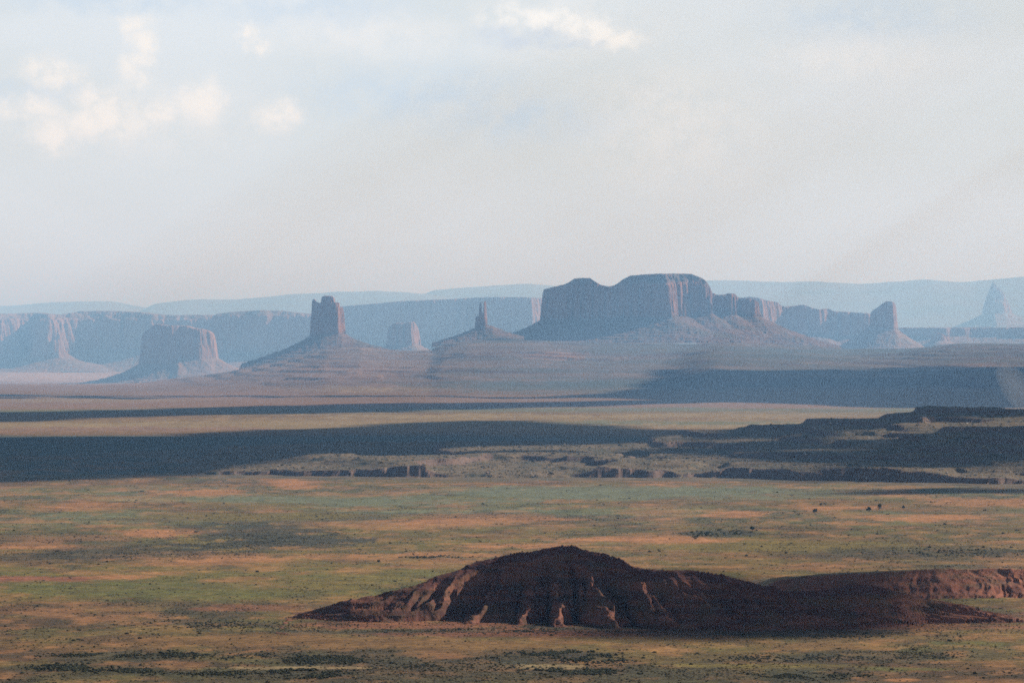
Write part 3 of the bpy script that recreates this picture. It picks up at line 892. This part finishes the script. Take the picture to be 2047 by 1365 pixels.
def blob_proto(seed, nseg=5):
    """small lumpy bush body"""
    rs = np.random.RandomState(seed)
    V = [(rs.uniform(-.2, .2), rs.uniform(-.2, .2), .9)]
    for zz, rr in ((.42, 1.0), (-.2, .75)):
        for i in range(nseg):
            a = 2 * math.pi * (i + rs.uniform(-.25, .25)) / nseg
            r = rr * (.7 + .5 * rs.rand())
            V.append((r * math.cos(a), r * math.sin(a), zz * (.7 + .6 * rs.rand())))
    Fs = []
    for i in range(nseg):
        j = (i + 1) % nseg
        a, b, c, d = 1 + i, 1 + j, 1 + nseg + i, 1 + nseg + j
        Fs += [(0, a, b), (a, c, b), (b, c, d)]
    return np.array(V), np.array(Fs)


def scatter(name, pts, size, squash, mat, colors, protos, label):
    n = len(pts)
    rs = np.random.RandomState(7)
    which = rs.randint(0, len(protos), n)
    ang = rs.rand(n) * 2 * math.pi
    Vs, Fs, Cs = [], [], []
    off = 0
    for w, (PV, PF) in enumerate(protos):
        idx = np.where(which == w)[0]
        if len(idx) == 0: continue
        ca, sa = np.cos(ang[idx])[:, None], np.sin(ang[idx])[:, None]
        s = size[idx][:, None]
        x = (PV[None, :, 0] * ca - PV[None, :, 1] * sa) * s + pts[idx, 0][:, None]
        y = (PV[None, :, 0] * sa + PV[None, :, 1] * ca) * s + pts[idx, 1][:, None]
        z = PV[None, :, 2] * s * squash[idx][:, None] + pts[idx, 2][:, None]
        Vs.append(np.stack([x, y, z], -1).reshape(-1, 3))
        Fs.append((PF[None] + (off + np.arange(len(idx)) * len(PV))[:, None, None]).reshape(-1, 3))
        Cs.append(np.repeat(colors[idx], len(PV), 0))
        off += len(idx) * len(PV)
    o = mesh_obj(name, np.concatenate(Vs), np.concatenate(Fs), mat, None, False, np.concatenate(Cs))
    props(o, label, None, None, 'stuff')
    return o


def tint_mat(name):
    m, nt, bs, pos = new_mat(name)
    at = N(nt, 'ShaderNodeAttribute', attribute_name='tint')
    n1 = noise_(nt, pos, 1.5, 3.0, 0.6)
    vm = N(nt, 'ShaderNodeVectorMath', operation='SCALE')
    nt.links.new(at.outputs['Color'], vm.inputs[0])
    nt.links.new(ramp_(nt, n1, .3, .7, .6, 1.35), vm.inputs['Scale'])
    nt.links.new(vm.outputs[0], bs.inputs['Base Color'])
    return m


M['scrub'] = tint_mat('desert_scrub')
M['boulder'] = tint_mat('pale_boulder')


BRUSH = [(140, 1334, 75, 8, 700, 1.5), (268, 1338, 50, 5, 350, 1.3), (190, 1310, 110, 7, 700, 1.1), (358, 1308, 45, 6, 260, 1.3), (480, 1312, 90, 6, 350, 1.0), (650, 1318, 90, 9, 800, 1.3), (612, 1340, 70, 5, 500, 1.5), (640, 1350, 70, 6, 300, 1.3),
         (1130, 1306, 110, 6, 700, 1.2), (1190, 1316, 90, 6, 450, 1.2), (1150, 1340, 100, 7, 800, 1.4), (430, 1345, 130, 5, 300, 1.1), (1560, 1315, 150, 8, 450, .9), (1800, 1310, 180, 9, 500, .9), (1620, 1350, 140, 6, 450, 1.0),
         (900, 1330, 200, 8, 500, .9), (520, 1080, 170, 22, 900, .8), (250, 1105, 300, 12, 900, .75), (860, 1113, 60, 4, 160, 1.3), (1900, 1105, 160, 12, 500, 1.1), (420, 1250, 200, 12, 600, .9), (1640, 1270, 260, 5, 500, .9), (1000, 1262, 260, 5, 500, .9)]


def build_scrub():
    rs = np.random.RandomState(11)
    n = 168000
    px = rs.uniform(-90, 2140, n)
    py = rs.uniform(905, 1430, n)
    y = flatD(py) * (1 + .01 * rs.randn(n))
    x = wx(px, y)
    z = surf_z(x, y)
    _, s = soil(x, y, ground_z(x, y))
    clump = sst(.38, .62, fbm(x / 35, y / 60, 97, 3))
    keep = rs.rand(n) < s * (.18 + .82 * clump) * .9
    h, t = esc_h(x, y)
    onesc = (t > 0) & (t < 1.3) & (px > 430)
    keep = keep & ~((t >= -.03) & (t < .012)) | (onesc & (rs.rand(n) < .7))
    x, y, z = x[keep], y[keep], z[keep]
    k = len(x)
    size = (0.38 + 0.85 * rs.rand(k) ** 2.6) * (0.7 + .3 * y / 4500) * np.where(onesc[keep], 1.5, 1) * np.where(rs.rand(k) < .04, 2.0, 1)
    col = np.array([(0.055, 0.050, 0.026), (0.075, 0.060, 0.028), (0.042, 0.042, 0.022), (0.10, 0.072, 0.034)])[rs.randint(0, 4, k)]
    col = col * (.8 + .4 * rs.rand(k))[:, None]
    # thin brush on the flanks and at the foot of the hill
    hx_ = rs.uniform(wx(560, HD), wx(2090, HD), 9000); hy_ = rs.uniform(4370, 4700, 9000)
    hz_, hh_, _, _, hv_ = hill_surface(hx_, hy_)
    on = ((hh_ > .5) & (rs.rand(9000) < .35)) | ((hh_ <= .5) & (hv_ > .9) & (rs.rand(9000) < .45))
    hz_ = np.maximum(hz_, ground_z(hx_, hy_))
    x, y, z = np.concatenate([x, hx_[on]]), np.concatenate([y, hy_[on]]), np.concatenate([z, hz_[on]])
    size = np.concatenate([size, .45 + .7 * rs.rand(on.sum()) ** 2])
    col = np.concatenate([col, np.tile((0.05, 0.045, 0.024), (on.sum(), 1))])
    # dense dark brush filling the hollows at the bottom of the view and along the plain
    ex, es = [], []
    for cx, cy, rx, ry, m, big in BRUSH:
        p = rs.randn(m, 2) * .45
        bx, by = cx + p[:, 0] * rx, cy + p[:, 1] * ry
        yb = flatD(by)
        ok = fbm(wx(bx, yb) / 16, yb / 40, 131, 3) > .42
        bx, yb = bx[ok], yb[ok]
        xb = wx(bx, yb)
        ex.append(np.stack([xb, yb, surf_z(xb, yb)], -1)); es.append(big * (.5 + .9 * rs.rand(len(xb))))
    ex = np.concatenate(ex); es = np.concatenate(es)
    x, y, z = np.concatenate([x, ex[:, 0]]), np.concatenate([y, ex[:, 1]]), np.concatenate([z, ex[:, 2]])
    size = np.concatenate([size, es])
    col = np.concatenate([col, np.array((0.034, 0.036, 0.019))[None] * (.7 + .6 * rs.rand(len(es)))[:, None]])
    k = len(x)
    scatter('desert_scrub', np.stack([x, y, z], -1), size, .6 + .4 * rs.rand(k), M['scrub'], col, [blob_proto(i) for i in range(6)], 'low grey-green scrub scattered over the plain')
    return k


build_scrub()


def build_boulders():
    rs = np.random.RandomState(23)
    n = 30000
    px = rs.uniform(430, 2140, n)
    y = rs.uniform(8200, 10800, n)
    x = wx(px, y)
    h, t = esc_h(x, y)
    e = 8.0
    g = np.abs(esc_h(x, y + e)[0] - h) + np.abs(esc_h(x, y - e)[0] - h)
    near = sst(2.0, 6.0, g)
    keep = (t > -.03) & (t < 1.05) & (rs.rand(n) < (.04 + .5 * near)) & (rs.rand(n) < .25 + sst(.45, .6, fbm(x / 90, y / 90, 99, 3)))
    x, y = x[keep], y[keep]
    k = len(x)
    z = surf_z(x, y)
    size = .8 + 2.6 * rs.rand(k) ** 3
    col = np.array([(0.42, 0.33, 0.25), (0.34, 0.23, 0.16), (0.48, 0.40, 0.32), (0.3, 0.18, 0.12)])[rs.randint(0, 4, k)] * (.8 + .4 * rs.rand(k))[:, None]
    scatter('boulders', np.stack([x, y, z], -1), size, .5 + .5 * rs.rand(k), M['boulder'], col, [blob_proto(50 + i) for i in range(6)], 'pale fallen boulders strewn along the escarpment ledges')


build_boulders()


def build_hill_rubble():
    rs = np.random.RandomState(29)
    n = 9000
    x = rs.uniform(wx(575, HD), wx(2080, HD), n); y = rs.uniform(4370, 4660, n)
    z, h, c, crest, v = hill_surface(x, y)
    keep = (y < crest) & (rs.rand(n) < .12 + .5 * sst(.75, 1.0, v)) & (v < 1.25) & (rs.rand(n) < sst(.35, .6, fbm(x / 12, y / 20, 133, 3)) + .1)
    x, y, z = x[keep], y[keep], np.maximum(z, ground_z(x, y))[keep]
    k = len(x)
    col = np.array([(0.20, 0.075, 0.045), (0.13, 0.055, 0.035), (0.26, 0.12, 0.075)])[rs.randint(0, 3, k)]
    scatter('fallen_rocks', np.stack([x, y, z], -1), .35 + 1.1 * rs.rand(k) ** 2.5, .5 + .5 * rs.rand(k), M['boulder'], col, [blob_proto(80 + i) for i in range(5)], 'red rubble strewn over the foot of the dark hill')


build_hill_rubble()


def leaf_mat():
    m, nt, bs, pos = new_mat('tree_leaves', .7)
    n1 = noise_(nt, pos, .9, 3.0, .6)
    nt.links.new(mixc(nt, ramp_(nt, n1, .35, .65), (0.035, 0.05, 0.022), (0.075, 0.09, 0.04)), bs.inputs['Base Color'])
    return m


M['leaf'] = leaf_mat()
M['bark'] = rock_mat('tree_bark', (0.14, 0.1, 0.07), (0.1, 0.075, 0.055), (0.07, 0.05, 0.04), 2.0, 3.0, .5)


def crown_mesh(rs, w, h, n):
    """leaf tufts through the volume of several boughs"""
    V, Fs = [], []
    boughs = [(rs.uniform(-.45, .45), rs.uniform(-.45, .45), rs.uniform(.45, .85), rs.uniform(.28, .5)) for _ in range(9)]
    for _ in range(n):
        bx, by, bz, br = boughs[rs.randint(len(boughs))]
        dv = rs.randn(3); dv /= np.linalg.norm(dv) + 1e-9
        r = br * rs.rand() ** .5
        p = np.array([(bx + dv[0] * r) * w / 2, (by + dv[1] * r) * w / 2, (bz + dv[2] * r * .55) * h])
        s = rs.uniform(.25, .6) * w / 8
        a = rs.randn(3); a /= np.linalg.norm(a)
        b = np.cross(a, rs.randn(3)); b /= np.linalg.norm(b) + 1e-9
        i = len(V)
        V += [p - a * s - b * s * .6, p + a * s - b * s * .6, p + a * s * .7 + b * s * .6, p - a * s * .7 + b * s * .6]
        Fs.append((i, i + 1, i + 2, i + 3))
    return np.array(V), np.array(Fs)


def tree(px, py, wpx, hpx, label, seed, group=None):
    rs = np.random.RandomState(seed)
    D = flatD(py)
    x = wx(px, D)
    z = float(ground_z(np.array([x]), np.array([D]))[0])
    w, h = wpx / F * D, hpx / F * D
    root = empty('tree', (x, D, z), label, 'tree', group)
    V, Fs = crown_mesh(rs, w, h, 420)
    mesh_obj('crown', V + np.array([x, D, z]), Fs, M['leaf'], root)
    V, Fs = [], []

    def limb(a, b, r0, r1):
        a = np.array(a); b = np.array(b)
        i = len(V)
        for q in range(6):
            an = q * math.pi / 3
            V.append(a + np.array([math.cos(an), math.sin(an), 0]) * r0)
            V.append(b + np.array([math.cos(an), math.sin(an), 0]) * r1)
        for q in range(6):
            p = (q + 1) % 6
            Fs.append((i + 2 * q, i + 2 * p, i + 2 * p + 1, i + 2 * q + 1))
    limb((0, 0, -.4), (.1, 0, h * .35), w * .045, w * .03)
    for q in range(5):
        an = q * 1.26 + rs.rand()
        limb((.1, 0, h * .3), (math.cos(an) * w * .28, math.sin(an) * w * .28, h * rs.uniform(.55, .8)), w * .025, w * .01)
    mesh_obj('trunk', np.array(V) + np.array([x, D, z]), np.array(Fs), M['bark'], root)


tree(1629, 1029, 14, 13, 'round dark tree left of the pair on the sandy rise', 1)
tree(1641, 1013, 9, 8, 'small dark tree just above the round one on the sandy rise', 2)
tree(1737, 1024, 15, 11, 'broad dark tree, left one of the close pair', 3)
tree(1758, 1022, 12, 15, 'tall dark tree, right one of the close pair', 4)
tree(1806, 1018, 9, 8, 'small dark tree right of the close pair', 5)
tree(757, 1125, 9, 7, 'lone small dark tree on the plain left of the red hill', 6)
tree(1504, 1063, 14, 11, 'dark tree at the right end of the scrub thicket', 7)


def build_thicket():
    rs = np.random.RandomState(31)
    V, Fs = [], []
    for i in range(46):
        t = rs.rand()
        px = 1382 + 125 * t + rs.randn() * 4
        py = 1070 - 5 * t + rs.randn() * 3.2
        D = flatD(py)
        x = wx(px, D)
        z = float(ground_z(np.array([x]), np.array([D]))[0])
        v, f = crown_mesh(rs, rs.uniform(4, 9), rs.uniform(2.2, 4.5), 90)
        Fs.append(f + sum(len(a) for a in V))
        V.append(v + np.array([x, D, z - .9]))
    o = mesh_obj('thicket', np.concatenate(V), np.concatenate(Fs), M['leaf'])
    props(o, 'dark green thicket of bushes at the end of the sand streak', None, None, 'stuff')


build_thicket()

# ------------------------------------------------------------------ broken cloud layer overhead: its shadows lie in bands on the plain
CLOUD_Z = 4000.0


def band(px, py, top, bot, soft=6.0):
    a = prof(top, px); b = prof(bot, px)
    return sst(-soft, soft, py - a) * sst(-soft, soft, b - py)


def shade(px, py, x, y):
    w1 = fbm(x / 700, y / 1500, 111, 4) - .5
    w2 = fbm(x / 500, y / 900, 123, 4) - .5
    yy = py + (14 * w1 + 9 * (fbm(x / 240, y / 600, 125, 4) - .5)) * sst(760, 880, py)
    s = band(px, yy, [(-300, 872), (270, 872), (500, 862), (700, 852), (900, 845), (1060, 842), (1180, 850), (1300, 858), (1420, 862), (1560, 866), (1640, 868), (1700, 870)],
             [(-300, 968), (130, 962), (430, 950), (600, 934), (700, 930), (900, 918), (1150, 912), (1310, 908), (1400, 902), (1480, 896), (1560, 888), (1640, 880), (1700, 866)], 3)
    s = np.maximum(s, .8 * band(px, yy, [(-300, 824), (0, 823), (250, 818), (500, 812), (900, 804), (1350, 799), (1500, 799)],
                           [(-300, 842), (0, 842), (150, 838), (300, 831), (500, 826), (800, 822), (1100, 814), (1350, 808), (1500, 800)], 2))
    s = np.maximum(s, band(px + 160 * w2, py + 14 * w2, [(1180, 790), (1280, 765), (1345, 742), (1420, 738), (2500, 728)], [(1180, 795), (1300, 800), (1500, 806), (1800, 816), (2500, 818)], 4))
    # over the escarpment and the sandy rise in front of it
    s = np.maximum(s, band(px, yy, [(1280, 930), (1400, 900), (1500, 880), (1700, 862), (2500, 830)], [(1280, 936), (1400, 950), (1600, 962), (1680, 985), (1760, 1000), (1850, 992), (1950, 985), (2500, 985)], 5) * sst(.41, .51, fbm(x / 230, y / 300, 117, 4)))
    # over the hill
    s = np.maximum(s, band(px, py, [(1180, 1262), (1200, 1250), (1240, 1200), (1290, 1160), (1340, 1130), (1450, 1150), (1560, 1180), (1700, 1165), (1850, 1190), (1900, 1250)],
                           [(1180, 1263), (1200, 1272), (1240, 1278), (1280, 1282), (1400, 1280), (1600, 1276), (1800, 1264), (1900, 1252)], 5))
    # unseen cloud added above the viewer to dim the near haze and nearest ground
    s = np.maximum(s, 1 - sst(3600, 3780, y + 800 * (fbm(x / 260, y / 400, 127, 4) - .5)))
    return s


def build_clouds():
    g = 40.0
    k = CLOUD_Z / SUN_DIR[2]
    ox, oy = SUN_DIR[0] * k, SUN_DIR[1] * k
    rows = [-1500.0 + 150 * i for i in range(32)]
    while rows[-1] < 43000:
        rows.append(rows[-1] + (14 if rows[-1] < 7000 else 30 if rows[-1] < 13000 else 100))
    GX, GY = np.meshgrid(np.arange(-5400, 5400, 46.0), np.array(rows))
    gz = ground_z(GX, np.maximum(GY, 500.0))
    hx = np.where((GY > 4400) & (GY < 4700), 18.0, 0.0)
    px, py = proj(GX, np.maximum(GY, 1000.0), gz + hx)
    s = shade(px, py, GX, GY)
    s = np.where(((px > -260) & (px < 2300)) | (GY < 4000), s, 0)
    s = s + .35 * (fbm(GX / 110, GY / 220, 115, 4) - .5) * (s > .02)
    kz = (CLOUD_Z - gz) / SUN_DIR[2]
    X = GX + SUN_DIR[0] * kz
    Y = GY + SUN_DIR[1] * kz
    fm = face_mean(s) > .5
    th = 22 * np.clip((s - .5) * 2, 0, 1) ** .5 * (.5 + fbm(GX / 200, GY / 300, 119, 3))
    Fc = grid_faces(*X.shape)[fm]
    V0 = np.stack([X.ravel(), Y.ravel(), np.full(X.size, CLOUD_Z)], -1)
    V1 = V0.copy()
    V1[:, 2] += 3 + th.ravel()
    used = np.unique(Fc)
    remap = np.full(len(V0), -1, np.int64); remap[used] = np.arange(len(used))
    n = len(used)
    Fa = remap[Fc]
    V = np.concatenate([V0[used], V1[used]])
    Fs = np.concatenate([Fa[:, ::-1], Fa + n])
    m, nt, bs, pos = new_mat('cloud_white', 1.0)
    bs.inputs['Base Color'].default_value = (.9, .9, .9, 1)
    o = mesh_obj('cloud_layer', V, Fs, m, None, True)
    props(o, 'broken cloud layer overhead that throws the dark bands on the plain, with an unseen sheet added over the viewer to dim the near haze', None, None, 'stuff')


build_clouds()


# ------------------------------------------------------------------ dust blowing off the crest of the escarpment
def build_dust():
    D = 10700.0
    V, Fs = [], []
    nl, ns = 14, 20
    for i in range(nl + 1):
        t = i / nl
        z = wz(830, D) + t * 105
        cx = wx(2052 - 42 * t, D)
        r = (8 + 42 * t ** .7) * math.sqrt(max(1 - t ** 3, 0.0004))
        for j in range(ns):
            a = 2 * math.pi * j / ns
            rr = r * (.8 + .5 * float(fbm(np.array([math.cos(a) + 3 * t]), np.array([math.sin(a) + 2 * t]), 141, 3)[0]))
            V.append((cx + rr * math.cos(a), D + rr * math.sin(a), z))
    for i in range(nl):
        for j in range(ns):
            k = (j + 1) % ns
            Fs.append((i * ns + j, i * ns + k, (i + 1) * ns + k, (i + 1) * ns + j))
    me = bpy.data.meshes.new('dust_plume')
    me.from_pydata(V, [], Fs + [tuple(range(ns))[::-1], tuple(nl * ns + j for j in range(ns))])
    m = bpy.data.materials.new('blown_dust')
    m.use_nodes = True
    nt = m.node_tree
    nt.nodes.clear()
    out = N(nt, 'ShaderNodeOutputMaterial')
    pv = N(nt, 'ShaderNodeVolumePrincipled')
    pv.inputs['Color'].default_value = (0.93, 0.86, 0.78, 1)
    pv.inputs['Density'].default_value = 0.002
    nt.links.new(pv.outputs[0], out.inputs['Volume'])
    me.materials.append(m)
    o = bpy.data.objects.new('dust_plume', me)
    COL.objects.link(o)
    props(o, 'faint pale dust plume rising behind the escarpment at the right edge', None, None, 'stuff')


build_dust()

# ------------------------------------------------------------------ haze
def build_haze():
    me = bpy.data.meshes.new('haze')
    x, y0, y1, z0, z1 = 460000, -6000, 440000, -640, 1640
    V = [(-x, y0, z0), (x, y0, z0), (x, y1, z0), (-x, y1, z0), (-x, y0, z1), (x, y0, z1), (x, y1, z1), (-x, y1, z1)]
    me.from_pydata(V, [], [(3, 2, 1, 0), (4, 5, 6, 7), (0, 1, 5, 4), (1, 2, 6, 5), (2, 3, 7, 6), (3, 0, 4, 7)])
    m = bpy.data.materials.new('haze_air')
    m.use_nodes = True
    nt = m.node_tree
    nt.nodes.clear()
    out = N(nt, 'ShaderNodeOutputMaterial')
    pv = N(nt, 'ShaderNodeVolumePrincipled')
    pv.inputs['Color'].default_value = (0.29, 0.585, 1.0, 1)
    pv.inputs['Absorption Color'].default_value = (0.74, 0.63, 1, 1)
    pv.inputs['Density'].default_value = 2.05e-5
    pv.inputs['Anisotropy'].default_value = 0.3
    nt.links.new(pv.outputs[0], out.inputs['Volume'])
    me.materials.append(m)
    o = bpy.data.objects.new('haze', me)
    COL.objects.link(o)
    props(o, 'pale blue summer haze filling the valley air', None, None, 'stuff')


build_haze()
